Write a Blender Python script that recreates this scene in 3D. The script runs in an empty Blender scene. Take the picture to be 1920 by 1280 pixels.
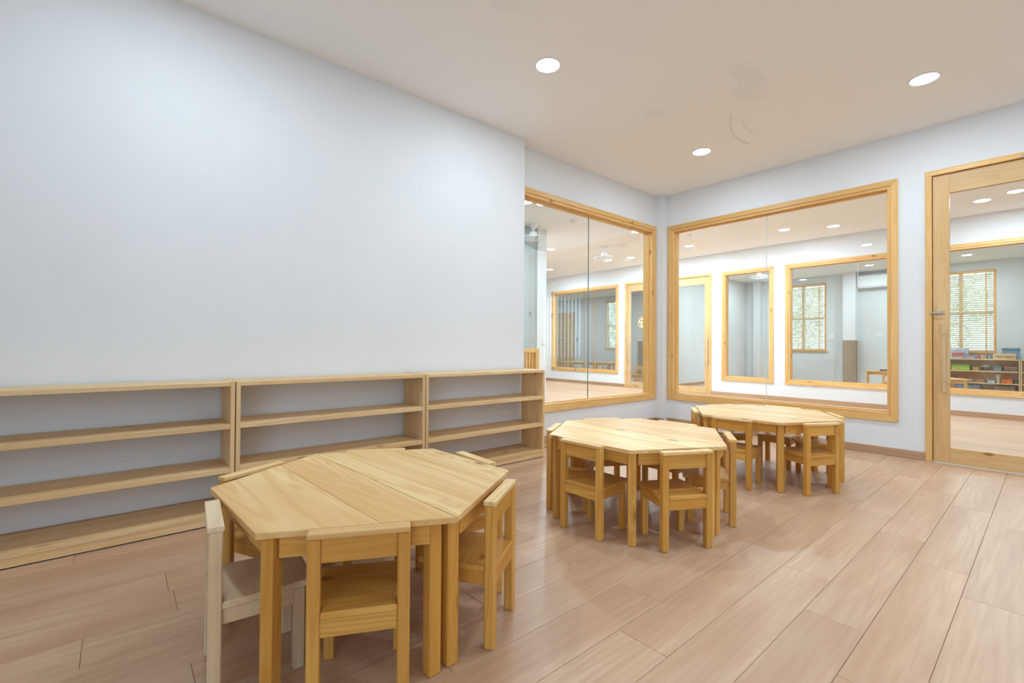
import bpy, bmesh, math, random
from mathutils import Vector, Matrix
random.seed(7)
sc = bpy.context.scene
C = sc.collection
R = math.radians

# ------------------------------------------------------------------ camera
cam = bpy.data.objects.new('camera', bpy.data.cameras.new('camera')); C.objects.link(cam)
cam.data.sensor_width = 36.0; cam.data.lens = 868.99 * 36 / 1920; cam.data.clip_start = 0.05
F = Vector((-0.75991009, 0.64995141, 0.00999131)); RT = Vector((0.65002097, 0.75988434, 0.00696631)); UP = Vector((0.00306447, -0.01178833, 0.99992582))
cam.matrix_world = Matrix(((RT.x, UP.x, -F.x, 0), (RT.y, UP.y, -F.y, 0), (RT.z, UP.z, -F.z, 1.0), (0, 0, 0, 1)))
sc.camera = cam
# ------------------------------------------------------------------ sky, daylight, exposure
w = bpy.data.worlds.new('sky'); sc.world = w; w.use_nodes = True
bg = w.node_tree.nodes['Background']; bg.inputs['Color'].default_value = (0.58, 0.79, 1.0, 1); bg.inputs['Strength'].default_value = 3.4
sc.view_settings.view_transform = 'Standard'; sc.view_settings.look = 'None'
sc.view_settings.gamma = 1.0; sc.view_settings.use_curve_mapping = False
sc.view_settings.exposure = 0.3
sc.cycles.diffuse_bounces = 5; sc.cycles.glossy_bounces = 3; sc.cycles.max_bounces = 8
LAMP_W, LAMP_HALL, LAMP_FAR = 12.2, 39.0, 21.0; LAMP_COL = (0.70, 0.865, 1.0)
def portal(name, loc, rot, sx, sy):
    l = bpy.data.lights.new(name, 'AREA'); l.shape = 'RECTANGLE'; l.size = sx; l.size_y = sy; l.cycles.is_portal = True
    o = bpy.data.objects.new(name, l); C.objects.link(o); o.location = loc; o.rotation_euler = rot
# sky light entering by the wide window behind the camera (sampling portal only)
FW = (0.7, 5.6, 0.7, 2.7)
portal('window_portal_front', ((FW[0] + FW[1]) / 2, -3.01, (FW[2] + FW[3]) / 2), (R(90), 0, 0), FW[1] - FW[0], FW[3] - FW[2])

# ------------------------------------------------------------------ materials
def mat(name):
    m = bpy.data.materials.new(name); m.use_nodes = True
    nt = m.node_tree; return m, nt, nt.nodes['Principled BSDF']
def N(nt, t, **k):
    n = nt.nodes.new(t)
    for a, v in k.items(): setattr(n, a, v)
    return n
def math_n(nt, op, a, b=None, clamp=False):
    n = N(nt, 'ShaderNodeMath', operation=op, use_clamp=clamp)
    for i, v in enumerate((a, b)):
        if v is None: continue
        if isinstance(v, (int, float)): n.inputs[i].default_value = v
        else: nt.links.new(v, n.inputs[i])
    return n.outputs[0]
def mix_c(nt, f, a, b):
    n = N(nt, 'ShaderNodeMix', data_type='RGBA')
    for i, v in ((0, f), (6, a), (7, b)):
        if isinstance(v, (int, float)): n.inputs[i].default_value = v
        elif isinstance(v, tuple): n.inputs[i].default_value = (*v, 1)
        else: nt.links.new(v, n.inputs[i])
    return n.outputs[2]
def ramp01(nt, v, lo, hi):
    n = N(nt, 'ShaderNodeMapRange', interpolation_type='SMOOTHSTEP')
    nt.links.new(v, n.inputs[0]); n.inputs[1].default_value = lo; n.inputs[2].default_value = hi
    return n.outputs[0]
def lin(r, g, b):
    f = lambda c: (c / 255 / 12.92) if c / 255 <= 0.04045 else ((c / 255 + 0.055) / 1.055) ** 2.4
    return (f(r), f(g), f(b))
def plain(name, col, rough=0.6, metal=0.0, spec=0.5, emit=None, es=0):
    m, nt, p = mat(name)
    p.inputs['Base Color'].default_value = (*col, 1); p.inputs['Roughness'].default_value = rough
    p.inputs['Metallic'].default_value = metal; p.inputs['Specular IOR Level'].default_value = spec
    if emit: p.inputs['Emission Color'].default_value = (*emit, 1); p.inputs['Emission Strength'].default_value = es
    return m
def noisy(name, a, b, scale=4, rough=0.7, bump=0.0, bscale=200, spec=0.3):
    m, nt, p = mat(name)
    tc = N(nt, 'ShaderNodeTexCoord'); no = N(nt, 'ShaderNodeTexNoise'); no.inputs['Scale'].default_value = scale; no.inputs['Detail'].default_value = 3
    nt.links.new(tc.outputs['Object'], no.inputs['Vector'])
    nt.links.new(mix_c(nt, ramp01(nt, no.outputs[0], 0.3, 0.7), a, b), p.inputs['Base Color'])
    p.inputs['Roughness'].default_value = rough; p.inputs['Specular IOR Level'].default_value = spec
    if bump:
        n2 = N(nt, 'ShaderNodeTexNoise'); n2.inputs['Scale'].default_value = bscale; nt.links.new(tc.outputs['Object'], n2.inputs['Vector'])
        bp = N(nt, 'ShaderNodeBump'); bp.inputs['Strength'].default_value = bump; bp.inputs['Distance'].default_value = 0.002
        nt.links.new(n2.outputs[0], bp.inputs['Height']); nt.links.new(bp.outputs[0], p.inputs['Normal'])
    return m
def wood(name, light, mid, dark, rings=15, knot=0.7, rough=0.42, line=0.55, spec=0.4, finew=0.3, finev=(3, 110, 110), var=0.16, fs=(0.28, 6.5, 6.5)):
    m, nt, p = mat(name); L = nt.links.new
    at = N(nt, 'ShaderNodeAttribute', attribute_name='grain'); oi = N(nt, 'ShaderNodeObjectInfo')
    cv = N(nt, 'ShaderNodeCombineXYZ')
    for i, k in enumerate((9.0, 17.0, 23.0)): L(math_n(nt, 'MULTIPLY', oi.outputs['Random'], k), cv.inputs[i])
    ad = N(nt, 'ShaderNodeVectorMath', operation='ADD'); L(at.outputs['Vector'], ad.inputs[0]); L(cv.outputs[0], ad.inputs[1]); P = ad.outputs[0]
    def sc_(v):
        s = N(nt, 'ShaderNodeVectorMath', operation='MULTIPLY'); L(P, s.inputs[0]); s.inputs[1].default_value = v; return s.outputs[0]
    def noise(v, scale, det=2):
        n = N(nt, 'ShaderNodeTexNoise'); L(sc_(v), n.inputs['Vector']); n.inputs['Scale'].default_value = scale; n.inputs['Detail'].default_value = det; return n.outputs[0]
    vo = N(nt, 'ShaderNodeTexVoronoi'); L(sc_((3.6, 8.5, 8.5)), vo.inputs['Vector']); vo.inputs['Scale'].default_value = 1.0
    d = vo.outputs['Distance']; sp = N(nt, 'ShaderNodeSeparateColor'); L(vo.outputs['Color'], sp.inputs[0])
    has = math_n(nt, 'GREATER_THAN', sp.outputs[0], knot)
    near = math_n(nt, 'MULTIPLY', ramp01(nt, d, 0.45, 0.0), has)
    f = math_n(nt, 'ADD', noise(fs, 1.5, 1), math_n(nt, 'MULTIPLY', near, 0.12))
    s = math_n(nt, 'SINE', math_n(nt, 'MULTIPLY', f, rings * 6.283))
    lines = math_n(nt, 'POWER', math_n(nt, 'ADD', math_n(nt, 'MULTIPLY', s, 0.5), 0.5), 2.2)
    fine = ramp01(nt, noise(finev, 1.0, 3), 0.3, 0.75)
    broad = ramp01(nt, noise((0.6, 4, 4), 1.3, 2), 0.32, 0.68)
    c = mix_c(nt, math_n(nt, 'MULTIPLY', broad, 0.7), light, mid)
    c = mix_c(nt, math_n(nt, 'MULTIPLY', lines, line), c, mid)
    c = mix_c(nt, math_n(nt, 'MULTIPLY', fine, finew), c, mid)
    kn = math_n(nt, 'MULTIPLY', ramp01(nt, d, 0.17, 0.05), has)
    c = mix_c(nt, math_n(nt, 'MULTIPLY', near, 0.5), c, mid)
    c = mix_c(nt, math_n(nt, 'MULTIPLY', kn, 0.8), c, dark)
    hs = N(nt, 'ShaderNodeHueSaturation'); L(c, hs.inputs['Color'])
    L(math_n(nt, 'ADD', math_n(nt, 'MULTIPLY', oi.outputs['Random'], var), 1.0 - var / 2), hs.inputs['Value'])
    L(hs.outputs[0], p.inputs['Base Color']); p.inputs['Roughness'].default_value = rough; p.inputs['Specular IOR Level'].default_value = spec
    return m
M = {}
M['pine'] = wood('varnished_pine', lin(228, 178, 94), lin(203, 138, 52), lin(128, 72, 30))
M['pine_top'] = wood('pine_tabletop', lin(244, 214, 154), lin(222, 168, 98), lin(140, 84, 44), rings=13, knot=0.38, line=0.62, fs=(0.22, 4.2, 4.2))
M['pine_pale'] = wood('bare_pine', lin(226, 202, 168), lin(206, 174, 134), lin(150, 108, 72), rough=0.55)
M['pine_shelf'] = wood('shelf_pine', lin(238, 210, 164), lin(218, 176, 120), lin(140, 94, 56), knot=0.62, rough=0.5)
M['pine_frame'] = wood('frame_pine', lin(236, 196, 132), lin(222, 168, 96), lin(138, 78, 34), knot=0.66)
M['pine_door'] = wood('door_pine', lin(226, 194, 144), lin(206, 164, 108), lin(138, 84, 42), knot=0.62)
M['plank'] = wood('laminate_plank', lin(214, 180, 148), lin(186, 146, 114), lin(150, 110, 84), rings=6, knot=1.1, rough=0.4, line=0.32, spec=0.4, finew=0.55, finev=(4, 75, 75), var=0.07, fs=(0.45, 9, 9))
M['baseboard'] = wood('baseboard_laminate', lin(196, 160, 128), lin(176, 136, 104), lin(140, 100, 74), rings=9, knot=0.95, rough=0.4)
M['brown_door'] = wood('brown_door_wood', lin(228, 194, 148), lin(208, 168, 118), lin(150, 108, 70), knot=0.95)
M['wall'] = noisy('white_wall_paint', (0.79, 0.80, 0.81), (0.81, 0.82, 0.83), scale=1.5, rough=0.85, bump=0.06, bscale=260)
M['wall_grey'] = noisy('grey_green_wall_paint', (0.42, 0.47, 0.47), (0.45, 0.50, 0.50), scale=1.5, rough=0.85)
M['wall_room'] = noisy('pale_grey_wall_paint', (0.72, 0.74, 0.74), (0.75, 0.77, 0.77), scale=1.5, rough=0.85)
M['white'] = plain('white_plastic', (0.85, 0.86, 0.87), 0.4)
M['white_trim'] = plain('white_lamp_rim', (0.8, 0.82, 0.85), 0.5)
M['lamp'] = plain('lamp_diffuser', (0.9, 0.9, 0.9), 0.5, emit=(0.95, 0.98, 1.0), es=12)
M['chrome'] = plain('chrome', (0.75, 0.75, 0.76), 0.2, metal=1.0)
M['dark'] = plain('near_black', (0.03, 0.03, 0.03), 0.6)
M['floor_base'] = plain('floor_joint', lin(120, 92, 72), 0.8)
M['screw'] = plain('dark_screw', (0.05, 0.05, 0.05), 0.5)
M['panel'] = noisy('brown_woven_panel', lin(150, 130, 108), lin(172, 152, 128), scale=60, rough=0.9)
M['outside'] = noisy('outdoor_ground', lin(150, 160, 120), lin(190, 190, 170), scale=2, rough=0.9)
M['leaf'] = noisy('green_leaves', lin(160, 186, 136), lin(206, 220, 188), scale=3, rough=0.7)
M['bark'] = noisy('brown_bark', lin(90, 70, 50), lin(120, 98, 76), scale=12, rough=0.9)
M['blind'] = plain('cream_blind', lin(244, 238, 224), 0.6)
for k, f in (('blind', 0.55), ('leaf', 0.5)):   # thin slats and leaves let daylight through
    nt = M[k].node_tree; p = nt.nodes['Principled BSDF']; out = nt.nodes['Material Output']
    tl = N(nt, 'ShaderNodeBsdfTranslucent'); mx = N(nt, 'ShaderNodeMixShader'); mx.inputs[0].default_value = f
    if p.inputs['Base Color'].links: nt.links.new(p.inputs['Base Color'].links[0].from_socket, tl.inputs[0])
    else: tl.inputs[0].default_value = p.inputs['Base Color'].default_value
    nt.links.new(p.outputs[0], mx.inputs[1]); nt.links.new(tl.outputs[0], mx.inputs[2]); nt.links.new(mx.outputs[0], out.inputs[0])
M['tape'] = plain('orange_blind_tape', lin(226, 176, 116), 0.8)
M['wire'] = plain('grey_wire', lin(226, 222, 214), 0.5)
def glass(name, tint, refl=1.6):
    m, nt, p = mat(name); L = nt.links.new
    nt.nodes.remove(p); out = nt.nodes['Material Output']
    tr = N(nt, 'ShaderNodeBsdfTransparent'); tr.inputs[0].default_value = (*tint, 1)
    gl = N(nt, 'ShaderNodeBsdfGlossy'); gl.inputs['Roughness'].default_value = 0.0; gl.inputs['Color'].default_value = (1, 1, 1, 1)
    fr = N(nt, 'ShaderNodeFresnel'); fr.inputs['IOR'].default_value = 1.48
    ge = N(nt, 'ShaderNodeNewGeometry')
    fac = math_n(nt, 'MULTIPLY', math_n(nt, 'MULTIPLY', fr.outputs[0], refl), math_n(nt, 'SUBTRACT', 1.0, ge.outputs['Backfacing']), clamp=True)
    mx = N(nt, 'ShaderNodeMixShader'); L(fac, mx.inputs[0]); L(tr.outputs[0], mx.inputs[1]); L(gl.outputs[0], mx.inputs[2]); L(mx.outputs[0], out.inputs[0])
    return m
M['glass'] = glass('clear_glass', (0.975, 0.985, 0.98))
M['glass_green'] = glass('greenish_glass', (0.955, 0.975, 0.965))
M['glass_side'] = glass('side_window_glass', (0.955, 0.975, 0.965), 2.3)
M['clear_plastic'] = glass('clear_plastic', (0.80, 0.83, 0.85), 2.0)
M['seal_pale'] = plain('pale_glass_edge', lin(214, 222, 222), 0.3)
M['seal'] = plain('glass_edge', lin(120, 140, 132), 0.3)
# ceiling: white paint with the faint grey stains it has
m, nt, p = mat('ceiling_paint'); M['ceiling'] = m
tc = N(nt, 'ShaderNodeTexCoord'); nz = N(nt, 'ShaderNodeTexNoise'); nz.inputs['Scale'].default_value = 5.0
nt.links.new(tc.outputs['Object'], nz.inputs['Vector'])
def spot(cx, cy, rx, ry, ang, soft):
    mp = N(nt, 'ShaderNodeMapping', vector_type='TEXTURE'); nt.links.new(tc.outputs['Object'], mp.inputs[0])
    mp.inputs['Location'].default_value = (cx, cy, 0); mp.inputs['Rotation'].default_value = (0, 0, R(ang)); mp.inputs['Scale'].default_value = (rx, ry, 1000)
    ln = N(nt, 'ShaderNodeVectorMath', operation='LENGTH'); nt.links.new(mp.outputs[0], ln.inputs[0])
    v = math_n(nt, 'ADD', ln.outputs['Value'], math_n(nt, 'MULTIPLY', math_n(nt, 'SUBTRACT', nz.outputs[0], 0.5), 2.2))
    return ramp01(nt, v, 1.0 + soft, 1.0 - soft)
st = math_n(nt, 'MAXIMUM', spot(-1.50, 3.66, 0.13, 0.30, 14, 0.2), math_n(nt, 'MAXIMUM', math_n(nt, 'MULTIPLY', spot(-2.207, 3.474, 0.085, 0.085, 0, 0.3), 0.8), math_n(nt, 'MULTIPLY', spot(-2.066, 1.70, 0.085, 0.085, 0, 0.3), 0.8)))
nt.links.new(mix_c(nt, math_n(nt, 'MULTIPLY', st, 0.28), (0.93, 0.945, 0.965), (0.76, 0.78, 0.81)), p.inputs['Base Color']); p.inputs['Roughness'].default_value = 0.9; p.inputs['Specular IOR Level'].default_value = 0.2

# ------------------------------------------------------------------ mesh helpers
class MB:
    def __init__(s): s.bm = bmesh.new(); s.g = s.bm.verts.layers.float_vector.new('grain')
    def _grain(s, new, axis):
        o = Vector((random.uniform(0, 9), random.uniform(0, 9), random.uniform(0, 9)))
        pr = {'x': (0, 1, 2), 'y': (1, 2, 0), 'z': (2, 0, 1)}[axis]
        for v in new: v[s.g] = Vector((v.co[pr[0]], v.co[pr[1]], v.co[pr[2]])) + o
    def box(s, x0, x1, y0, y1, z0, z1, axis=None, bev=0.0, mx=None, seg=1):
        x0, x1 = sorted((x0, x1)); y0, y1 = sorted((y0, y1)); z0, z1 = sorted((z0, z1))
        t = bmesh.new(); vs = [t.verts.new(c) for c in ((x0, y0, z0), (x1, y0, z0), (x1, y1, z0), (x0, y1, z0), (x0, y0, z1), (x1, y0, z1), (x1, y1, z1), (x0, y1, z1))]
        for f in ((0, 3, 2, 1), (4, 5, 6, 7), (0, 1, 5, 4), (1, 2, 6, 5), (2, 3, 7, 6), (3, 0, 4, 7)): t.faces.new([vs[i] for i in f])
        ax = axis or max((x1 - x0, 'x'), (y1 - y0, 'y'), (z1 - z0, 'z'))[1]
        return s._add(t, ax, bev, mx, seg)
    def prism(s, poly, lo, hi, up='z', axis='x', bev=0.0, mx=None, seg=1):
        # polygon in the plane across 'up': z -> (x, y), y -> (x, z), x -> (y, z)
        f = {'z': lambda a, b, h: (a, b, h), 'y': lambda a, b, h: (a, h, b), 'x': lambda a, b, h: (h, a, b)}[up]
        t = bmesh.new(); n = len(poly)
        A = [t.verts.new(f(a, b, lo)) for a, b in poly]; B = [t.verts.new(f(a, b, hi)) for a, b in poly]
        t.faces.new(A); t.faces.new(B)
        for i in range(n): t.faces.new((A[i], A[(i + 1) % n], B[(i + 1) % n], B[i]))
        bmesh.ops.recalc_face_normals(t, faces=t.faces)
        return s._add(t, axis, bev, mx, seg)
    def lathe(s, prof, seg=24, axis='z', mx=None):
        t = bmesh.new(); rings = []
        for r, z in prof: rings.append([t.verts.new((max(r, 1e-4) * math.cos(2 * math.pi * i / seg), max(r, 1e-4) * math.sin(2 * math.pi * i / seg), z)) for i in range(seg)])
        for a, b in zip(rings, rings[1:]):
            for i in range(seg): t.faces.new((a[i], a[(i + 1) % seg], b[(i + 1) % seg], b[i]))
        t.faces.new(rings[0]); t.faces.new(rings[-1])
        bmesh.ops.recalc_face_normals(t, faces=t.faces)
        return s._add(t, axis, 0, mx, 1)
    def tube(s, pts, r, seg=6):
        t = bmesh.new(); rings = []; pts = [Vector(q) for q in pts]
        for i, q in enumerate(pts):
            d = (pts[min(i + 1, len(pts) - 1)] - pts[max(i - 1, 0)]).normalized()
            a = d.orthogonal().normalized() if abs(d.z) > 0.95 else d.cross(Vector((0, 0, 1))).normalized(); b = d.cross(a)
            rings.append([t.verts.new(q + (a * math.cos(2 * math.pi * k / seg) + b * math.sin(2 * math.pi * k / seg)) * r) for k in range(seg)])
        for a, b in zip(rings, rings[1:]):
            for i in range(seg): t.faces.new((a[i], a[(i + 1) % seg], b[(i + 1) % seg], b[i]))
        t.faces.new(rings[0]); t.faces.new(rings[-1]); bmesh.ops.recalc_face_normals(t, faces=t.faces)
        return s._add(t, 'x', 0, None, 1)
    def _add(s, t, ax, bev, mx, seg):
        if bev: bmesh.ops.bevel(t, geom=t.edges[:], offset=bev, segments=seg, affect='EDGES', profile=0.6)
        me = bpy.data.meshes.new('t'); t.to_mesh(me); t.free()
        before = set(s.bm.verts); s.bm.from_mesh(me); bpy.data.meshes.remove(me)
        new = [v for v in s.bm.verts if v not in before]; s._grain(new, ax)
        if mx is not None:
            for v in new: v.co = mx @ v.co
        return s
    def build(s, name, m, parent=None, loc=None, smooth=False):
        me = bpy.data.meshes.new(name); s.bm.to_mesh(me); s.bm.free(); me.materials.append(M[m] if isinstance(m, str) else m)
        if smooth:
            for f in me.polygons: f.use_smooth = True
        o = bpy.data.objects.new(name, me); C.objects.link(o)
        if parent: o.parent = parent
        if loc: o.location = loc
        return o
def bx(name, m, parent, *a, **k): return MB().box(*a, **k).build(name, m, parent)
def tag(o, label=None, cat=None, group=None, kind=None):
    for k, v in (('label', label), ('category', cat), ('group', group), ('kind', kind)):
        if v: o[k] = v
    return o
def empty(name, loc=(0, 0, 0), rz=0.0):
    o = bpy.data.objects.new(name, None); C.objects.link(o); o.location = loc; o.rotation_euler = (0, 0, rz); o.empty_display_size = 0.1
    return o
def thing(name, label, cat, loc=(0, 0, 0), rz=0.0, group=None): return tag(empty(name, loc, rz), label, cat, group)
KIDS = {}
def copy_thing(o, loc, rz, label, group=None, parent=None):
    c = o.copy(); C.objects.link(c); c.location = loc; c.rotation_euler = (0, 0, rz); tag(c, label, None, group)
    for ch in list(o.children):
        d = ch.copy(); C.objects.link(d); d.parent = c
        for g in list(ch.children):
            e = g.copy(); C.objects.link(e); e.parent = d
    return c

# ------------------------------------------------------------------ the setting
XA, XA2, YB, YC, YD, ZC = -3.311, -3.426, 5.534, 9.688, 14.867, 2.996
def wall_blocks(mb, u0, u1, n0, n1, openings, along='x', z1=ZC):
    us = sorted({u0, u1, *[v for o in openings for v in o[:2]]})
    for a, b in zip(us, us[1:]):
        zs = [0.0]; mid = (a + b) / 2
        for o in sorted([o for o in openings if o[0] <= mid <= o[1]], key=lambda o: o[2]): zs += [o[2], o[3]]
        zs.append(z1)
        for i in range(0, len(zs), 2):
            if zs[i + 1] - zs[i] > 1e-4:
                if along == 'x': mb.box(a, b, n0, n1, zs[i], zs[i + 1])
                else: mb.box(n0, n1, a, b, zs[i], zs[i + 1])
    return mb
def wall(name, m, *a, **k): return tag(wall_blocks(MB(), *a, **k).build(name, m), kind='structure')
CW = 0.055
A2W = (2.99, 5.413); BW = (-3.306, -0.94); DOORB = (-0.749, 0.36)
WZ0, WZ1 = 0.318, 2.588
def op(a, b, z0=WZ0, z1=WZ1): return (a + CW, b - CW, z0 + CW, z1 - CW)
C1, C2, C3, C4 = (-9.54, -7.18), (-4.54, -3.53), (-3.323, 1.05), (1.30, 3.10)
CD1, CD2 = (-6.975, -5.95), (-5.82, -4.76)
tag(MB().box(-3.75, 6.3, -3.3, YB + .02, -0.12, -0.004).box(-5.7, -3.6, 0.3, YB + .02, -0.12, 0.0).build('floor', 'floor_base'), kind='structure')
fl = bpy.data.objects['floor']
tag(MB().box(-15.3, 6.3, YB + .02, YD + .1, -0.12, 0.0).build('floor_hall', 'plank'), kind='structure')
fx = MB().box(1.0775, 6.0, -3.0, YB, -0.004, 0.0, axis='y').box(XA, 1.0775, -3.0, -1.601, -0.004, 0.0, axis='y').box(-5.7, XA2 - .13, 0.3, YB, -0.003, 0.001, axis='y')
tag(fx.build('floor_side', 'plank'), kind='structure')
ce = tag(MB().box(-15.3, 6.3, -3.3, YD + .1, ZC, ZC + 0.12).build('ceiling', 'ceiling'), kind='structure')
wall('wall_left', 'wall', -3.3, 2.98, XA - 0.27, XA, [], along='y')
wall('wall_recess', 'wall', 2.98, 5.42, XA2 - 0.13, XA2, [op(*A2W)], along='y')
wall('wall_corner', 'wall', 5.42, 5.68, XA2 - 0.13, XA, [], along='y')
wall('wall_back', 'wall', XA, 6.3, YB, YB + 0.13, [op(*BW), (DOORB[0] + .03, DOORB[1] - .03, 0, 2.55)])
wall('wall_right', 'wall', -3.3, YB, 6.0, 6.15, [], along='y')
wall('wall_front', 'wall', XA, 6.0, -3.15, -3.0, [FW])
wall('wall_far', 'wall', -15.2, 6.3, YC, YC + 0.13, [op(*C1), op(*C2), op(*C3), op(*C4), (CD1[0] + .03, CD1[1] - .03, 0, 2.55), (CD2[0] + .03, CD2[1] - .03, 0, 2.55)])
DW = [(-11.63, -10.5), (-5.2, -4.07), (-1.97, -0.823)]
wall('wall_outer', 'wall_room', -15.2, 1.3, YD, YD + 0.18, [(a, b, 0.92, 2.80) for a, b in DW])
wall('wall_niche', 'wall_grey', 0.3, 5.41, -5.82, -5.69, [], along='y')
wall('wall_niche_end', 'wall', 5.41, 5.62, -5.84, -5.67, [], along='y')
wall('wall_niche_back', 'wall', -5.69, -3.58, 0.3, 0.42, [])
wall('wall_partition', 'wall_room', 10.75, YD, -6.35, -6.2, [], along='y')
wall('wall_room_side', 'wall_room', YC + .13, YD, 1.12, 1.25, [], along='y')
wall('wall_hall_left', 'wall', YB, YD, -15.2, -15.05, [], along='y')
wall('wall_hall_front', 'wall', -15.2, -5.84, 5.50, 5.62, [])
wall('wall_hall_right', 'wall', YB + .13, YC, 6.15, 6.3, [], along='y')
# baseboards
def bb(name, *a, **k): return tag(bx(name, 'baseboard', None, *a, bev=0.003, **k), kind='structure')
bb('baseboard_left', XA, XA + 0.012, -3.0, 2.98, 0, 0.075)
bb('baseboard_recess', XA2, XA2 + 0.012, 2.98, 5.42, 0, 0.075)
bb('baseboard_corner', XA2, XA + 0.012, 5.408, 5.42, 0, 0.075)
bb('baseboard_back', XA, DOORB[0] + .008, YB - 0.012, YB, 0, 0.075)
bb('baseboard_back_right', DOORB[1], 6.0, YB - 0.012, YB, 0, 0.075)
for n, a, b in (('baseboard_far_left', -15.0, CD1[0]), ('baseboard_far', CD2[1], 6.1), ('baseboard_far_middle', CD1[1], CD2[0])): bb(n, a, b, YC - 0.012, YC, 0, 0.075)
bb('baseboard_partition', -6.2, -6.188, 10.75, YD, 0, 0.075)
# floor planks, one by one where the room shows them
PW, PL, GAP = 0.1892, 1.19, 0.0011
known = {0: .23, 1: .50, 2: .826, 3: 1.155, 4: .175, 5: .445, 10: 1.117, 11: .19, 8: .191}
x_right = -0.247
pl_mesh = {}
for i in range(-6, 17):
    xl = x_right - PW * i; xr = xl + PW
    xl2 = max(xl, XA + 0.0005)
    if xr <= XA + 0.01: continue
    off = known.get(i, (i * 0.293 + 0.23) % PL)
    y = off - 2 * PL
    while y < YB:
        y0, y1 = max(y, -1.6), min(y + PL, YB - 0.0005)
        if y1 - y0 > 0.03:
            key = (round(xr - xl2, 3), round(y1 - y0, 3))
            if key not in pl_mesh:
                o = MB().box(GAP / 2, xr - xl2 - GAP / 2, GAP / 2, y1 - y0 - GAP / 2, -0.010, 0.0, axis='y', bev=0.0012).build('plank', 'plank', fl)
                pl_mesh[key] = o
            else:
                o = pl_mesh[key].copy(); C.objects.link(o)
            o.location = (xl2, y0, 0)
        y += PL
# the floor base lies under the planks
for v in fl.data.vertices:
    if abs(v.co.z + 0.004) < 1e-5: v.co.z = -0.011
# recess strip of floor beside the left wall
tag(bx('floor_recess', 'plank', None, XA2, XA, 2.98, 5.42, -0.008, 0.0, axis='y'), kind='structure')

def window(name, loc, rz, W, wt, seams, z0=WZ0, z1=WZ1, g='glass', fm='pine_frame', jm='seal'):
    e = tag(empty(name, loc, rz), kind='structure'); H = z1
    o = [(0, z0), (W, z0), (W, z1), (0, z1)]; i = [(CW, z0 + CW), (W - CW, z0 + CW), (W - CW, z1 - CW), (CW, z1 - CW)]
    j = [(a + sx * 0.018, b + sz * 0.018) for (a, b), (sx, sz) in zip(o, ((1, 1), (-1, 1), (-1, -1), (1, -1)))]
    for k in range(4):
        n = (k + 1) % 4; ax = 'x' if k in (0, 2) else 'z'
        MB().prism([o[k], o[n], i[n], i[k]], -0.020, 0.0, up='y', axis=ax, bev=0.003).build('casing', fm, e)
        # lining board set into the opening, with a stop carrying the glass
        s = 0.026
        l = [(CW, z0 + CW), (W - CW, z0 + CW), (W - CW, z1 - CW), (CW, z1 - CW)]
        q = [(CW + s, z0 + CW + s), (W - CW - s, z0 + CW + s), (W - CW - s, z1 - CW - s), (CW + s, z1 - CW - s)]
        b = MB().prism([l[k], l[n], q[n], q[k]], -0.010, wt, up='y', axis=ax, bev=0.002)
        t = 0.010
        q2 = [(q[0][0] + t, q[0][1] + t), (q[1][0] - t, q[1][1] + t), (q[2][0] - t, q[2][1] - t), (q[3][0] + t, q[3][1] - t)]
        lb = b.build('lining', fm, e)
        MB().prism([q[k], q[n], q2[n], q2[k]], wt * .5 - 0.022, wt * .5 - 0.006, up='y', axis=ax, bev=0.0015).build('glazing_bead', fm, lb)
    a = CW + 0.026; xs = [a] + list(seams) + [W - a]; zz0, zz1 = z0 + a, z1 - a
    for x0, x1 in zip(xs, xs[1:]):
        bx('pane', g, e, x0 + 0.002, x1 - 0.002, wt * .5 - 0.005, wt * .5 + 0.005, zz0, zz1)
    for x in seams: bx('glass_joint', jm, e, x - 0.0016, x + 0.0016, wt * .5 - 0.0055, wt * .5 + 0.0055, zz0, zz1)
    return e
window('window_1', (XA2, A2W[0], 0), R(90), A2W[1] - A2W[0], 0.13, [4.137 - A2W[0]], g='glass_side')
window('window_2', (BW[0], YB, 0), 0, BW[1] - BW[0], 0.13, [-2.115 - BW[0]], jm='seal_pale')
window('window_3', (C1[0], YC, 0), 0, C1[1] - C1[0], 0.13, [(C1[1] - C1[0]) / 2], g='glass_green')
window('window_4', (C2[0], YC, 0), 0, C2[1] - C2[0], 0.13, [], g='glass_green')
window('window_5', (C3[0], YC, 0), 0, C3[1] - C3[0], 0.13, [-2.2 - C3[0], -1.08 - C3[0], 0.04 - C3[0]], g='glass_green', jm='seal_pale')
window('window_6', (C4[0], YC, 0), 0, C4[1] - C4[0], 0.13, [(C4[1] - C4[0]) / 2])

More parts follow.
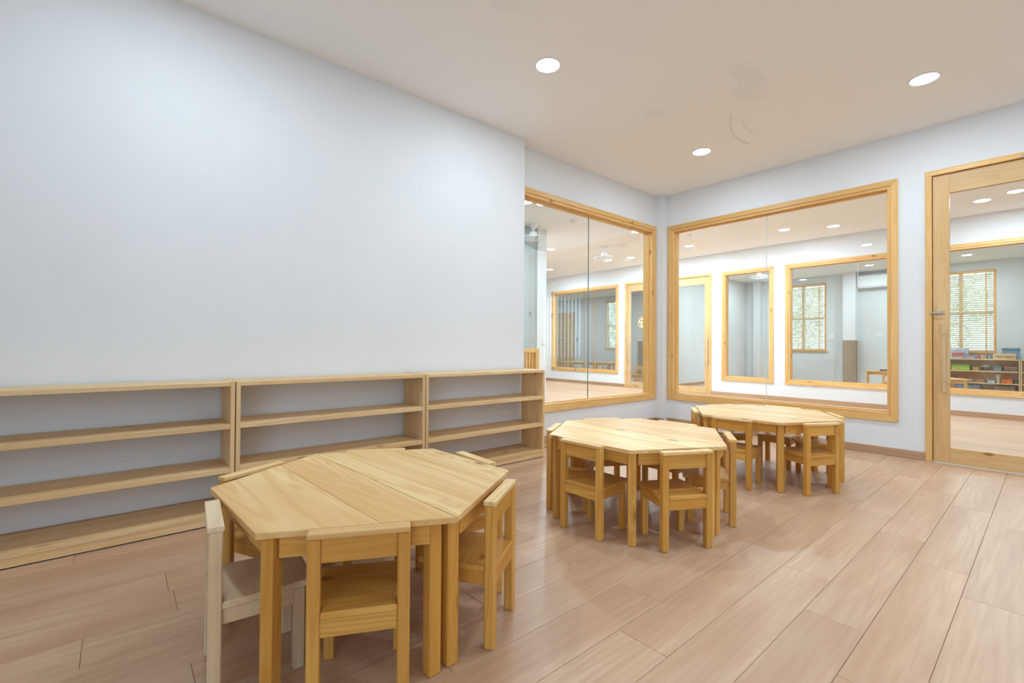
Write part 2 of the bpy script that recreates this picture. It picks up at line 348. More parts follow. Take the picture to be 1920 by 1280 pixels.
def door(name, x0, x1, Y, wt, handle_right=False, latch=True, lite='glass'):
    W = x1 - x0; e = tag(empty(name, (x0, Y, 0)), kind='structure'); H = 2.588; fw = 0.045; fm = 'pine_door'
    for a, b in ((0, fw), (W - fw, W)): bx('jamb', 'pine_frame', e, a, b, -0.022, wt, 0, H - fw, bev=0.003)
    bx('head', 'pine_frame', e, 0, W, -0.022, wt, H - fw, H, bev=0.003)
    for q in ((fw, fw + 0.018), (W - fw - 0.018, W - fw)): bx('door_stop', 'pine_frame', e, *q, 0.048, wt, 0, H - fw)
    bx('door_stop', 'pine_frame', e, fw + 0.018, W - fw - 0.018, 0.048, wt, H - fw - 0.018, H - fw)
    a, b = fw + 0.004, W - fw - 0.004; sw = 0.108; y0, y1 = 0.004, 0.044; zt, zb = 2.37, 0.141; top = H - fw - 0.004
    leaf = bx('stile', fm, e, a, a + sw, y0, y1, 0.006, top, bev=0.002)
    bx('stile', fm, e, b - sw, b, y0, y1, 0.006, top, bev=0.002)
    bx('rail', fm, e, a + sw, b - sw, y0 + 0.001, y1 - 0.001, zt, top, bev=0.002)
    bx('rail', fm, e, a + sw, b - sw, y0 + 0.001, y1 - 0.001, 0.006, zb, bev=0.002)
    bx('pane', lite, e, a + sw, b - sw, 0.020, 0.028, zb, zt)
    hx = (b - 0.032) if handle_right else (a + sw - 0.030)
    h = MB().box(hx - 0.014, hx + 0.010, y0 - 0.045, y0 - 0.025, 0.62, 1.226, bev=0.003)
    h.box(hx - 0.012, hx + 0.008, y0 - 0.026, y0, 0.70, 0.73, axis='z').box(hx - 0.012, hx + 0.008, y0 - 0.026, y0, 1.11, 1.14, axis='z')
    ho = h.build('handle', 'pine_pale', e)
    for z in (0.715, 1.125): MB().lathe([(0.004, 0), (0.004, 0.003)], 8, mx=Matrix.Translation((hx - 0.002, y0 - 0.0445, z)) @ Matrix.Rotation(R(90), 4, 'X')).build('screw', 'screw', ho)
    if latch:
        lo = MB().box(0.006 + 0.05, 0.126, -0.004, 0.004, 1.305, 1.338, bev=0.002).build('latch', 'chrome', e)
        MB().tube([(0.030, -0.028, 1.322), (0.118, -0.028, 1.322)], 0.007, 8).build('bolt', 'chrome', lo)
        MB().box(0.030, 0.046, -0.032, -0.0215, 1.311, 1.333, bev=0.002).build('keeper', 'chrome', lo)
    return e
door('door_1', *DOORB, YB, 0.13)
door('door_2', *CD1, YC, 0.13, latch=False, lite='glass_green')
door('door_3', *CD2, YC, 0.13, handle_right=True, latch=False, lite='glass_green')
# sliding track end above door_1
tag(bx('trim_1', 'chrome', None, -0.165, -0.06, YB - 0.034, YB - 0.0215, 2.540, 2.562, bev=0.002), kind='structure')
# threshold strip
tag(bx('trim_2', 'white_trim', None, DOORB[0] + 0.04, DOORB[1] - 0.04, YB - 0.004, YB + 0.06, 0.0, 0.005), kind='structure')
tag(MB().box(XA2, XA2 + 0.006, 5.4135, 5.4195, 2.063, 2.516).build('trim_3', 'dark'), kind='structure')

# ------------------------------------------------------------------ bookshelves
def bookshelf(y0, y1, label):
    L = y1 - y0; t = thing('bookshelf', label, 'bookshelf', (-3.297, y0, 0), 0, 'open pine bookshelves along the left wall'); D = 0.297; st = 0.022; H = 0.79
    for a in (0.001, L - st - 0.001): MB().box(0, D, a, a + st, 0.004, H, axis='z', bev=0.0015).build('side_panel', 'pine_shelf', t)
    for z0, z1, n in ((0.764, 0.787, 'top_board'), (0.524, 0.552, 'shelf'), (0.279, 0.307, 'shelf'), (0.046, 0.069, 'shelf')):
        MB().box(0.002, D - 0.001, st + 0.001, L - st - 0.001, z0, z1, axis='y', bev=0.0015).build(n, 'pine_shelf', t)
    MB().box(D - 0.026, D - 0.004, st + 0.001, L - st - 0.001, 0.006, 0.046, axis='y', bev=0.001).build('plinth', 'pine_shelf', t)
    MB().box(0.01, D - 0.01, 0.01, L - 0.01, 0.0, 0.006).build('floor_gap_shadow', 'dark', t)  # dark slab stands in for the shadow in the gap at the floor
bookshelf(-0.694, 0.517, 'open pine bookshelf on the left wall, nearest and cut by the picture edge')
bookshelf(0.521, 1.735, 'open pine bookshelf in the middle of the three along the left wall')
bookshelf(1.739, 2.963, 'open pine bookshelf farthest along the left wall, next to the interior window')

# ------------------------------------------------------------------ trapezoid tables and chairs
S_, HT = 0.549, 0.487; IN = S_ * math.sqrt(3) / 2
def make_table(boards, name='trapezoid_table'):
    t = empty(name)
    def wx(y): return S_ - y / IN * (S_ / 2)
    ys = [0.0008] + boards + [IN]
    for a, b in zip(ys, ys[1:]):
        MB().prism([(-wx(a), a + .0004), (wx(a), a + .0004), (wx(b), b - .0004 if b < IN else b), (-wx(b), b - .0004 if b < IN else b)], HT - 0.020, HT, axis='x', bev=0.003, seg=2).build('tabletop_board', 'pine_top', t)
    zl = HT - 0.0205; lw = 0.021
    for sx in (-1, 1):
        MB().box(sx * (S_ - 0.078) - lw, sx * (S_ - 0.078) + lw, 0.012, 0.054, 0, zl, bev=0.004).build('leg', 'pine', t)
        ang = -sx * R(30)
        mxx = Matrix.Translation((sx * (S_ / 2 - 0.020), IN - 0.048, 0)) @ Matrix.Rotation(ang, 4, 'Z')
        MB().box(-lw, lw, -lw, lw, 0, zl, bev=0.004, mx=mxx).build('leg', 'pine', t)
        # side apron along the slanted edge
        p0 = Vector((sx * (S_ - 0.062), 0.054)); p1 = Vector((sx * (S_ / 2 + 0.004), IN - 0.062)); d = (p1 - p0); L = d.length
        mxa = Matrix.Translation((p0.x, p0.y, 0)) @ Matrix.Rotation(math.atan2(d.y, d.x), 4, 'Z')
        MB().box(0, L, -0.009, 0.009, zl - 0.062, zl, axis='x', bev=0.002, mx=mxa).build('apron', 'pine', t)
    MB().box(-S_ / 2 + 0.038, S_ / 2 - 0.038, IN - 0.050, IN - 0.032, zl - 0.062, zl, bev=0.002).build('apron', 'pine', t)
    MB().box(-S_ + 0.10, S_ - 0.10, 0.020, 0.038, zl - 0.062, zl, bev=0.002).build('apron', 'pine', t)
    return t
def make_chair(m='pine', name='chair'):
    t = empty(name); hw = 0.1375; pw = 0.0175; H = 0.487
    for sx in (-1, 1):
        x = sx * (hw - pw)
        MB().box(x - pw, x + pw, -pw, pw, 0, H - 0.016, bev=0.004).build('back_leg', m, t)
        xf = sx * 0.108
        MB().box(xf - 0.016, xf + 0.016, 0.205, 0.237, 0, 0.250, bev=0.003).build('front_leg', m, t)
        MB().box(x - 0.009 - sx * 0.005, x + 0.009 - sx * 0.005, pw, 0.205, 0.202, 0.250, axis='y', bev=0.002).build('side_apron', m, t)
    MB().box(-hw, hw, -0.021, 0.021, H - 0.016, H, bev=0.0035, seg=2).build('top_rail', 'pine_top' if m == 'pine' else m, t)  # paler pine puts the brightness of the rail's lit top into its colour
    MB().box(-hw + 2 * pw, hw - 2 * pw, -0.010, 0.010, H - 0.086, H - 0.0165, axis='x', bev=0.002).build('back_slat', m, t)
    MB().box(-hw + 2 * pw, hw - 2 * pw, -0.014, 0.006, 0.200, 0.2495, axis='x', bev=0.002).build('back_apron', m, t)
    MB().box(-0.092, 0.092, 0.212, 0.230, 0.205, 0.250, axis='x', bev=0.002).build('front_apron', m, t)
    i = hw - 2 * pw - 0.0005
    # seat notched round the back legs, a little narrower in front
    MB().prism([(-i, -0.017), (i, -0.017), (i, pw + .001), (hw, pw + .001), (0.126, 0.262), (-0.126, 0.262), (-hw, pw + .001), (-i, pw + .001)], 0.250, 0.270, axis='x', bev=0.003).build('seat', m, t)
    return t
half_a = make_table([0.19]); half_b = make_table([0.31])
tag(half_a, cat='table'); tag(half_b, cat='table')
chair0 = tag(make_chair('pine'), cat='chair'); pale = tag(make_chair('pine_pale'), cat='chair')
used = set()
def put(o, loc, rz, label, group):
    if o.name not in used:
        used.add(o.name); o.location = loc; o.rotation_euler = (0, 0, rz); tag(o, label, None, group); return o
    return copy_thing(o, loc, rz, label, group)
def hex_set(c, rot, tname, la, lb, chairs):
    # half_a lies on the side of the viewer, half_b on the far side of the joint
    put(half_a, (c[0], c[1], 0), R(rot + 180), la, 'trapezoid tables pushed together in pairs')
    put(half_b, (c[0], c[1], 0), R(rot), lb, 'trapezoid tables pushed together in pairs')
    for ang, out, al, tw, label, *mm in chairs:
        a = R(rot + ang); n = Vector((math.cos(a), math.sin(a))); tt = Vector((-n.y, n.x))
        pos = Vector(c) + n * (IN + out) + tt * al
        put(mm[0] if mm else chair0, (pos.x, pos.y, 0), a + R(90) + R(tw), label, 'small pine chairs round the tables')
hex_set((-1.714, 0.753), 3.3, 'near',
    'pine trapezoid table nearest the camera, front half of the closest hexagon', 'pine trapezoid table, far half of the closest hexagon, beside the bookshelves',
    [(330, 0.0235, 0.0, 0, 'pine chair in front of the closest table, seen from behind'),
     (270, 0.046, 0.02, -9, 'pale unvarnished chair at the left end of the closest table', pale),
     (30, 0.047, 0.02, 1, 'pine chair on the right of the closest table, seen from the side'),
     (90, 0.043, 0.0, -6, 'pine chair behind the closest table, its slanted rail before the farthest bookshelf'),
     (150, 0.026, 0.0, 0, 'pine chair behind the closest table, before the middle bookshelf, barely showing'),
     (210, 0.062, 0.02, -8, 'pine chair behind the left corner of the closest table, facing the room')])
hex_set((-1.657, 2.412), 1.9, 'mid',
    'pine trapezoid table, front half of the middle hexagon, end to the viewer', 'pine trapezoid table, back half of the middle hexagon near the interior window',
    [(270, 0.026, -0.012, 0, 'pine chair front left of the middle table, nearer the bookshelves, seen from behind'),
     (330, 0.056, 0.0, 0, 'pine chair front right of the middle table, its back nearest the viewer'),
     (30, 0.055, 0.055, 0, 'pine chair at the right corner of the middle table, seen edge on'),
     (210, 0.030, 0.0, 0, 'pine chair at the left corner of the middle table by the last bookshelf'),
     (150, 0.036, 0.0, 0, 'pine chair behind the middle table, only its top rail showing before the side window'),
     (90, 0.030, 0.0, 0, 'pine chair hidden behind the middle table, on the side of the far table')])
hex_set((-1.515, 3.931), 3.0, 'far',
    'pine trapezoid table, front half of the farthest hexagon below the big window', 'pine trapezoid table, back half of the farthest hexagon, against the window wall',
    [(270, 0.050, -0.035, 0, 'pine chair front left of the farthest table, just behind the middle table'),
     (330, 0.060, 0.0, 0, 'pine chair front right of the farthest table, facing the window'),
     (30, 0.040, 0.04, 0, 'pine chair at the right corner of the farthest table, toward the glass door'),
     (210, 0.028, 0.0, 0, 'pine chair at the left corner of the farthest table, toward the corner column'),
     (150, 0.030, 0.0, 0, 'pine chair behind the farthest table, left one under the window sill'),
     (90, 0.030, 0.0, 0, 'pine chair behind the farthest table, right one under the window sill')])

# ------------------------------------------------------------------ ceiling lights
def make_light(r=0.082):
    t = empty('ceiling_light')
    MB().lathe([(r + 0.012, 0.0), (r + 0.012, -0.003), (r + 0.006, -0.006), (r, -0.004), (r, 0.0)], 40).build('rim', 'white_trim', t)
    MB().lathe([(r - 0.001, -0.0005), (r - 0.001, -0.002)], 40).build('diffuser', 'lamp', t)
    return t
lamp0 = tag(make_light(), cat='ceiling light')
def lamp_data(power):
    d = bpy.data.lights.new('lamp_glow', 'AREA'); d.shape = 'DISK'; d.size = 0.16; d.energy = power; d.color = LAMP_COL; return d
LD = {g: lamp_data(p) for g, p in (('room', LAMP_W), ('hall', LAMP_HALL), ('far', LAMP_FAR))}
LAMPS = []
def ceiling_light(x, y, label, group):
    LAMPS.append((put(lamp0, (x, y, ZC), 0, label, group), LD['room' if group is G1 else 'hall' if group is G2 else 'far']))
def light_up(t, data):
    l = bpy.data.objects.new('lamp_glow', data); C.objects.link(l); l.parent = t; l.location = (0, 0, -0.007)
G1, G2, G3 = 'round downlights in the ceiling of this room', 'round downlights in the hall beyond the glass', 'round downlights in the room beyond the hall'
for x, y, lb in ((-2.33, 2.31, 'round white downlight nearest the long bare wall, left of the three'), (-2.33, 4.52, 'round white downlight smallest of the three, above the far corner'), (-0.617, 4.52, 'round white downlight on the right, above the glass door'),
                 (-0.617, 2.31, 'round white downlight just above the picture edge over the middle table'), (-2.33, 0.25, 'round white downlight overhead by the nearest bookshelf'),
                 (1.1, 4.52, 'round white downlight past the right edge by the back wall'), (1.1, 2.31, 'round white downlight past the right edge, middle row'),
                 (3.4, 3.4, 'round white downlight deep in the right part of the room'), (3.4, 0.6, 'round white downlight near the side window')): ceiling_light(x, y, lb, G1)
for x, y, lb in ((-4.664, 8.561, 'hall downlight at the left of the big window'), (-2.951, 8.553, 'hall downlight in the middle of the big window'), (-0.3, 8.6, 'hall downlight behind the glass door'), (2.2, 7.6, 'hall downlight at the right end of the hall'),
                 (-6.708, 6.772, 'upper hall downlight left of the glass joint in the side window'), (-8.497, 8.543, 'lower hall downlight left of the glass joint in the side window'), (-4.69, 6.823, 'hall downlight just under the top right of the side window'),
                 (-6.145, 8.741, 'small hall downlight right of the hall fan'), (-4.75, 4.3, 'hall downlight close behind the side window'), (-11.5, 7.6, 'hall downlight far down the left end of the hall')): ceiling_light(x, y, lb, G2)
for x, y, lb in ((-2.865, 13.688, 'room downlight beside the air conditioner'), (-1.192, 13.685, 'room downlight before the toy shelf window'), (-4.4, 11.9, 'room downlight before the left blind'), (-0.6, 11.5, 'room downlight close behind the hall wall'),
                 (-9.0, 12.4, 'room downlight over the stacked tables'), (-12.0, 12.4, 'room downlight before the brown door'), (-13.3, 13.2, 'added fill downlight that brightens the brown door'), (-8.0, 11.2, 'added fill downlight behind the signed door'), (-5.0, 11.2, 'added fill downlight behind the narrow hall window'), (-5.2, 13.4, 'added fill downlight at the far corner by the partition')): ceiling_light(x, y, lb, G3)  # closing entries are extra lamps, added to brighten the dim far rooms

for t, dd in LAMPS: light_up(t, dd)
# ------------------------------------------------------------------ small things on this room's ceiling and glass
tag(MB().tube([(-1.79, 3.98, ZC - 0.004), (-1.85, 4.10, ZC - 0.004), (-1.90, 4.22, ZC - 0.004), (-1.935, 4.34, ZC - 0.004), (-1.955, 4.45, ZC - 0.004), (-1.955, 4.56, ZC - 0.004), (-1.925, 4.70, ZC - 0.004)], 0.003).build('fan_cage_remnant', 'wire'),
    'thin grey wire arc left from an erased fan cage, beneath the grey stain', 'wire')  # wire remnants of an erased fan's cage, laid flat on the ceiling
tag(MB().tube([(-1.76, 4.14, ZC - 0.004), (-1.80, 4.26, ZC - 0.004), (-1.815, 4.36, ZC - 0.004), (-1.80, 4.46, ZC - 0.004)], 0.002).build('fan_cage_remnant', 'wire'),
    'shorter wire left from the erased fan cage, inside the longer arc', 'wire')
def make_hook():
    t = empty('adhesive_hook')
    MB().box(0, 0.002, -0.018, 0.018, -0.022, 0.022, bev=0.0009).build('plate', 'clear_plastic', t)
    MB().tube([(0.002, 0, 0.006), (0.006, 0, -0.006), (0.012, 0, -0.016), (0.020, 0, -0.016), (0.024, 0, -0.006)], 0.003).build('prong', 'white', t)
    return t
hook0 = tag(make_hook(), cat='hook')
for y, z, lb in ((3.543, 1.561, 'clear adhesive hook highest on the side window glass'), (3.545, 1.329, 'clear adhesive hook on the side window glass, left of the brown door top'), (3.831, 1.325, 'clear adhesive hook on the side window glass, right of the brown door top'),
                 (3.662, 1.054, 'clear adhesive hook on the side window, before the brown door middle'), (3.948, 1.075, 'clear adhesive hook on the side window, nearest the glass joint'), (3.227, 1.33, 'clear adhesive hook on the side window before the grey wall'),
                 (3.558, 0.758, 'clear adhesive hook lowest left on the side window glass'), (3.924, 0.748, 'clear adhesive hook lowest right on the side window glass')):
    put(hook0, (XA2 - 0.0598, y, z), 0, lb, 'adhesive hooks on the side window')
def plate(loc, rz, wd, ht, label, cat, name='switch_plate'):
    t = thing(name, label, cat, loc, rz)
    MB().box(-wd / 2, wd / 2, -0.009, 0, -ht / 2, ht / 2, bev=0.003).build('cover', 'white', t)
    MB().box(-wd * .22, wd * .22, -0.012, -0.009, -ht * .25, ht * .25, bev=0.001).build('rocker', 'white_trim', t)
plate((-7.042, YC, 1.62), 0, 0.085, 0.13, 'white switch plate between the far window and the signed door', 'switch')
plate((-4.66, YC, 1.607), 0, 0.10, 0.10, 'white switch plate right of the plain glass door', 'switch')
plate((-4.65, YC, 0.856), 0, 0.08, 0.13, 'white socket plate low beside the plain glass door', 'socket', 'socket_plate')
plate((-4.64, YC, 2.452), 0, 0.13, 0.12, 'white sensor plate above and right of the plain glass door', 'sensor', 'sensor_plate')
plate((-5.67, 5.56, 1.084), R(90), 0.08, 0.12, 'grey white switch plate on the white wall end beyond the side window', 'switch')
plate((-3.96, YD, 1.319), 0, 0.11, 0.15, 'white socket plate right of the left blind', 'socket', 'socket_plate')
plate((-2.903, YD, 1.362), 0, 0.14, 0.11, 'white socket plate under the air conditioner', 'socket', 'socket_plate')

# ------------------------------------------------------------------ hall: fans, detectors, slatted rack
def orbit_fan(loc, rot, label):
    t = thing('orbit_fan', label, 'fan', loc); t.rotation_euler = rot
    MB().lathe([(0.075, 0), (0.075, -0.02), (0.045, -0.05), (0.03, -0.09)], 20).build('mount', 'white', t, smooth=False)
    MB().tube([(0, 0, -0.08), (0, 0, -0.13)], 0.018, 10).build('stem', 'white', t)
    mo = MB().lathe([(0.02, -0.12), (0.06, -0.13), (0.065, -0.20), (0.03, -0.22)], 20).build('motor', 'white', t)
    cg = MB()
    for r, z in ((0.20, -0.235), (0.19, -0.215), (0.12, -0.262)): cg.tube([(r * math.cos(2 * math.pi * k / 28), r * math.sin(2 * math.pi * k / 28), z) for k in range(29)], 0.0035, 5)
    for k in range(14):
        a = 2 * math.pi * k / 14; cg.tube([(0.03 * math.cos(a), 0.03 * math.sin(a), -0.268), (0.12 * math.cos(a), 0.12 * math.sin(a), -0.262), (0.20 * math.cos(a), 0.20 * math.sin(a), -0.235), (0.19 * math.cos(a), 0.19 * math.sin(a), -0.215)], 0.002, 4)
    co = cg.build('cage', 'white', t)
    MB().lathe([(0.035, -0.262), (0.035, -0.272)], 16).build('badge', 'wire', co)
    for k in range(3):
        MB().prism([(0.03, -0.02), (0.16, -0.05), (0.17, 0.03), (0.03, 0.02)], -0.003, 0.0, mx=Matrix.Translation((0, 0, -0.238)) @ Matrix.Rotation(R(120 * k), 4, 'Z') @ Matrix.Rotation(R(14), 4, 'X')).build('blade', 'white', mo)
orbit_fan((-5.80, 7.36, ZC), (0, 0, 0), 'white caged ceiling fan hanging in the hall beyond the side window')
orbit_fan((-5.52, 5.16, ZC), (0, 0, R(40)), 'white caged fan at the top of the grey wall, half hidden')
orbit_fan((-4.78, 12.2, ZC), (0, 0, R(20)), 'white caged ceiling fan beyond the hall, above the left blind')
def detector(x, y, label, r=0.05):
    t = thing('smoke_detector', label, 'detector', (x, y, ZC))
    MB().lathe([(r, 0), (r, -0.015), (r * .8, -0.03), (r * .3, -0.035)], 20).build('housing', 'white', t)
    MB().lathe([(0.006, -0.034), (0.006, -0.038)], 8).build('indicator', 'screw', t)
detector(-4.199, 7.707, 'white smoke detector on the hall ceiling at the big window left')
detector(-4.936, 5.482, 'white smoke detector on the ceiling near the top of the side window')
detector(-5.514, 7.558, 'flat round white ceiling speaker right of the hall fan', 0.11)
rk = thing('slatted_rack', 'wooden slatted rack standing against the grey wall beyond the side window', 'rack', (-5.68, 4.25, 0))
for y in (0.0, 0.96): bx('post', 'pine_frame', rk, 0.14, 0.20, y, y + 0.07, 0, 0.965, bev=0.003)
for z in (0.12, 0.90): bx('rail', 'pine_frame', rk, 0.15, 0.19, 0.07, 0.96, z, z + 0.06, bev=0.003)
for k in range(13): bx('slat', 'pine_frame', rk, 0.16, 0.18, 0.095 + k * 0.066, 0.122 + k * 0.066, 0.18, 0.90, bev=0.002)
bx('back_panel', 'brown_door', rk, 0.02, 0.035, 0.0, 1.03, 0.05, 0.94)
for y in (0.0, 0.99): bx('side_board', 'pine_frame', rk, 0.035, 0.14, y, y + 0.03, 0, 0.95)
# round sign hung on the signed door
def text_obj(name, body, size, m, parent, loc, rot=(R(90), 0, 0), ext=0.001):
    cu = bpy.data.curves.new(name, 'FONT'); cu.body = body; cu.size = size; cu.align_x = 'CENTER'; cu.align_y = 'CENTER'; cu.extrude = ext; cu.resolution_u = 2
    o = bpy.data.objects.new(name, cu); dg = bpy.context.evaluated_depsgraph_get(); C.objects.link(o); bpy.context.view_layer.update()
    me = bpy.data.meshes.new_from_object(o.evaluated_get(bpy.context.evaluated_depsgraph_get())); bpy.data.objects.remove(o)
    me.materials.clear(); me.materials.append(M[m]); q = bpy.data.objects.new(name, me); C.objects.link(q); q.parent = parent; q.location = loc; q.rotation_euler = rot
    return q
M['ink'] = plain('brown_ink', lin(96, 78, 60), 0.8)
sg = thing('door_sign', 'round wooden sign with dark lettering hanging on the far glass door', 'sign', (-6.47, YC + 0.004, 1.586))
sd = MB().lathe([(0.135, 0), (0.135, 0.008), (0.13, 0.010)], 32, mx=Matrix.Rotation(R(90), 4, 'X')).build('disc', 'pine_pale', sg)
MB().tube([(0.124 * math.cos(2 * math.pi * k / 36), -0.0105, 0.124 * math.sin(2 * math.pi * k / 36)) for k in range(37)], 0.003, 5).build('border', 'ink', sd)
text_obj('lettering', 'Nau', 0.085, 'ink', sd, (0.0, -0.011, 0.055)); text_obj('lettering', '& Sol', 0.095, 'ink', sd, (0.0, -0.011, -0.03))
MB().tube([(-0.03, -0.004, 0.13), (-0.03, -0.004, 0.19), (0.03, -0.004, 0.19), (0.03, -0.004, 0.13)], 0.003, 5).build('cord', 'white', sg)

# ------------------------------------------------------------------ the room beyond the hall
def column(x0, x1, name, label):
    bx(name, 'wall', None, x0, x1, YD - 0.28, YD, 0, ZC)['kind'] = 'structure'
    o = bpy.data.objects[name]
    bx('lower_panel', 'panel', o, x0 - 0.006, x1 + 0.006, YD - 0.288, YD - 0.002, 0.0, 1.215)
column(-3.62, -3.345, 'wall_column_right', ''); column(-9.95, -9.6, 'wall_column_left', '')
bx('wall_column_middle', 'wall', None, -5.92, -5.72, YD - 0.2, YD, 0, ZC)['kind'] = 'structure'
def blind_window(n, a, b, label):
    e = tag(empty('window_%d' % n, (a, YD, 0)), kind='structure'); W = b - a; z0, z1 = 0.92, 2.80; fw = 0.05
    for q in ((0, fw), (W - fw, W), (W / 2 - 0.03, W / 2 + 0.03)): bx('frame_post', 'pine_frame', e, q[0], q[1], 0.0, 0.10, z0, z1, bev=0.002)
    for z in (z0, z1 - fw, 1.83): bx('frame_rail', 'pine_frame', e, fw, W - fw, 0.01, 0.09, z, z + (fw if z != 1.83 else 0.035), bev=0.002)
    bx('sill', 'pine_frame', e, -0.03, W + 0.03, -0.03, 0.01, z0 - 0.03, z0, bev=0.002)
    for q in ((fw, W / 2 - .03), (W / 2 + .03, W - fw)): bx('pane', 'glass', e, q[0], q[1], 0.05, 0.056, z0 + fw, z1 - fw)
    t = thing('venetian_blind', label, 'blind', (a + W / 2, YD - 0.03, z0), 0, 'venetian blinds in the far room')
    bx('headrail', 'pine_frame', t, -W / 2 + 0.03, W / 2 - 0.03, -0.03, 0.02, 1.81, 1.86, bev=0.002)
    s0 = None
    for k in range(36):
        z = 0.06 + k * 0.0485
        if s0 is None: s0 = MB().box(-W / 2 + 0.05, W / 2 - 0.05, -0.025, 0.025, -0.0012, 0.0012, mx=Matrix.Rotation(R(-46), 4, 'X')).build('slat', 'blind', t); s = s0
        else: s = s0.copy(); C.objects.link(s)
        s.location = (0, 0, z)
    for x in (-W * 0.36, 0.0, W * 0.36): bx('ladder_tape', 'tape', t, x - 0.012, x + 0.012, -0.023, -0.021, 0.03, 1.81)
    bx('bottom_rail', 'pine_frame', t, -W / 2 + 0.04, W / 2 - 0.04, -0.02, 0.02, 0.0, 0.03)
blind_window(7, *DW[0], 'horizontal blind in the tall window beyond the far left glass')
blind_window(8, *DW[1], 'horizontal blind in the window left of the brown-panelled column')
blind_window(9, *DW[2], 'horizontal blind in the bright window above the toy shelf')
# brown door on the outer wall
dr = tag(empty('door_4', (-14.24, YD, 0)), kind='structure')
bx('leaf', 'brown_door', dr, 0, 0.95, -0.045, -0.002, 0.005, 2.46, bev=0.003)
for k in range(5): bx('batten', 'brown_door', dr, 0.02 + k * 0.19, 0.165 + k * 0.19, -0.058, -0.045, 0.03, 2.43, bev=0.003)
bx('handle', 'chrome', dr, 0.86, 0.89, -0.10, -0.058, 0.95, 1.10, bev=0.003)
# air conditioner
ac = thing('air_conditioner', 'white wall air conditioner right of the column beyond the hall', 'air conditioner', (-2.92, YD, 2.56))
MB().prism([(-0.20, 0.05), (-0.21, 0.30), (-0.19, 0.33), (0, 0.33), (0, 0.0), (-0.13, 0.0)], -0.41, 0.41, up='x', axis='x', bev=0.008).build('body', 'white', ac)
bx('air_flap', 'white_trim', ac, -0.36, 0.36, -0.205, -0.15, 0.012, 0.03, bev=0.002); bx('display', 'wire', ac, -0.03, 0.03, -0.213, -0.2, 0.20, 0.215)
# furniture beyond the hall
GT, GC = 'trapezoid tables beyond the hall', 'small chairs beyond the hall'
for (x, y, rz, o, lb) in ((-2.35, 13.3, 0, half_a, 'trapezoid table by the air conditioner, a dark tray on it'), (-1.45, 11.02, 0, half_b, 'trapezoid table close behind the hall glass, before the toy shelf'),
                          (-10.6, 11.7, 10, half_a, 'trapezoid table in the far left room before the brown door'), (-9.6, 12.3, -5, half_b, 'trapezoid table in the far left room under the tall blind')):
    copy_thing(o, (x, y, 0), R(rz), lb, GT)
for (x, y, rz, lb) in ((-2.30, 12.78, 0, 'small chair at the table by the air conditioner'), (-10.9, 11.3, 0, 'small chair left, before the far left table'), (-10.45, 11.28, 0, 'small chair right, before the far left table'),
                       (-9.95, 11.95, 0, 'small chair at the table under the tall blind, left one'), (-9.55, 11.93, 0, 'small chair at the table under the tall blind, middle one'), (-9.15, 11.95, 0, 'small chair at the table under the tall blind, right one'),
                       (-7.20, 10.62, 180, 'small chair seen through the signed door, left one'), (-6.82, 10.62, 180, 'small chair seen through the signed door, right one')):
    copy_thing(chair0, (x, y, 0), R(rz), lb, GC)
tr = thing('tray', 'dark shallow tray on the table by the air conditioner', 'tray', (-2.45, 13.52, HT))
bx('base', 'dark', tr, -0.17, 0.17, -0.1, 0.1, 0, 0.006); 
for q in ((-0.17, 0.17, -0.1, -0.092), (-0.17, 0.17, 0.092, 0.1), (-0.17, -0.162, -0.092, 0.092), (0.162, 0.17, -0.092, 0.092)): bx('rim', 'dark', tr, *q, 0.006, 0.03)
# toy shelf
ts = []
def toy_shelf(x0, x1, label):
    L = x1 - x0; t = thing('toy_shelf', label, 'shelf', (x0, YD - 0.36, 0), 0, 'toy shelves under the bright window')
    for a in (0.0, L - 0.022): bx('side_panel', 'pine_shelf', t, a, a + 0.022, 0, 0.33, 0, 0.79, bev=0.002)
    for z in (0.04, 0.245, 0.505, 0.767): bx('shelf', 'pine_shelf', t, 0.022, L - 0.022, 0.0, 0.33, z, z + 0.023, bev=0.002)
    bx('back_panel', 'pine_shelf', t, 0.022, L - 0.022, 0.318, 0.329, 0.04, 0.79)
toy_shelf(-1.70, -0.462, 'pine toy shelf full of baskets below the bright blind'); toy_shelf(-0.458, 0.75, 'pine toy shelf at the right picture edge beyond the hall')
YT = YD - 0.36
def colour(n, *c, rough=0.6):
    if n not in M: M[n] = noisy(n, lin(*c), lin(*[min(255, v + 22) for v in c]), scale=14, rough=rough)
    return n
def carton(name, x, z, wd, dp, ht, cols, label, cat):
    t = thing(name, label, cat, (x, YT + 0.07 + dp / 2, z))
    bx('body', cols[0], t, -wd / 2, wd / 2, -dp / 2, dp / 2, 0, ht * .78, bev=0.003); bx('lid', cols[1], t, -wd / 2 - .004, wd / 2 + .004, -dp / 2 - .004, dp / 2 + .004, ht * .78, ht, bev=0.003)
    if len(cols) > 2: bx('printed_band', cols[2], t, -wd / 2 + .03, wd / 2 - .03, -dp / 2 - .003, -dp / 2, ht * .2, ht * .55)
def tub(name, x, z, r, ht, col, label, cat, dy=0.0, rimc=None):
    t = thing(name, label, cat, (x, YT + 0.13 + dy, z))
    MB().lathe([(r * .78, 0), (r, ht), (r * .93, ht), (r * .72, 0.012)], 20).build('body', col, t)
    MB().lathe([(r * 1.0, ht * .93), (r * 1.06, ht * .95), (r * 1.06, ht), (r * 1.0, ht)], 20).build('rim', rimc or col, t)
T1, T2, T3 = 0.7905, 0.5285, 0.2685
carton('game_box', -1.40, T1, 0.30, 0.11, 0.24, (colour('grey_card', 176, 178, 184), colour('pale_card', 206, 208, 214), colour('red_print', 190, 110, 90)), 'grey printed game box standing at the left end of the toy shelf', 'box')
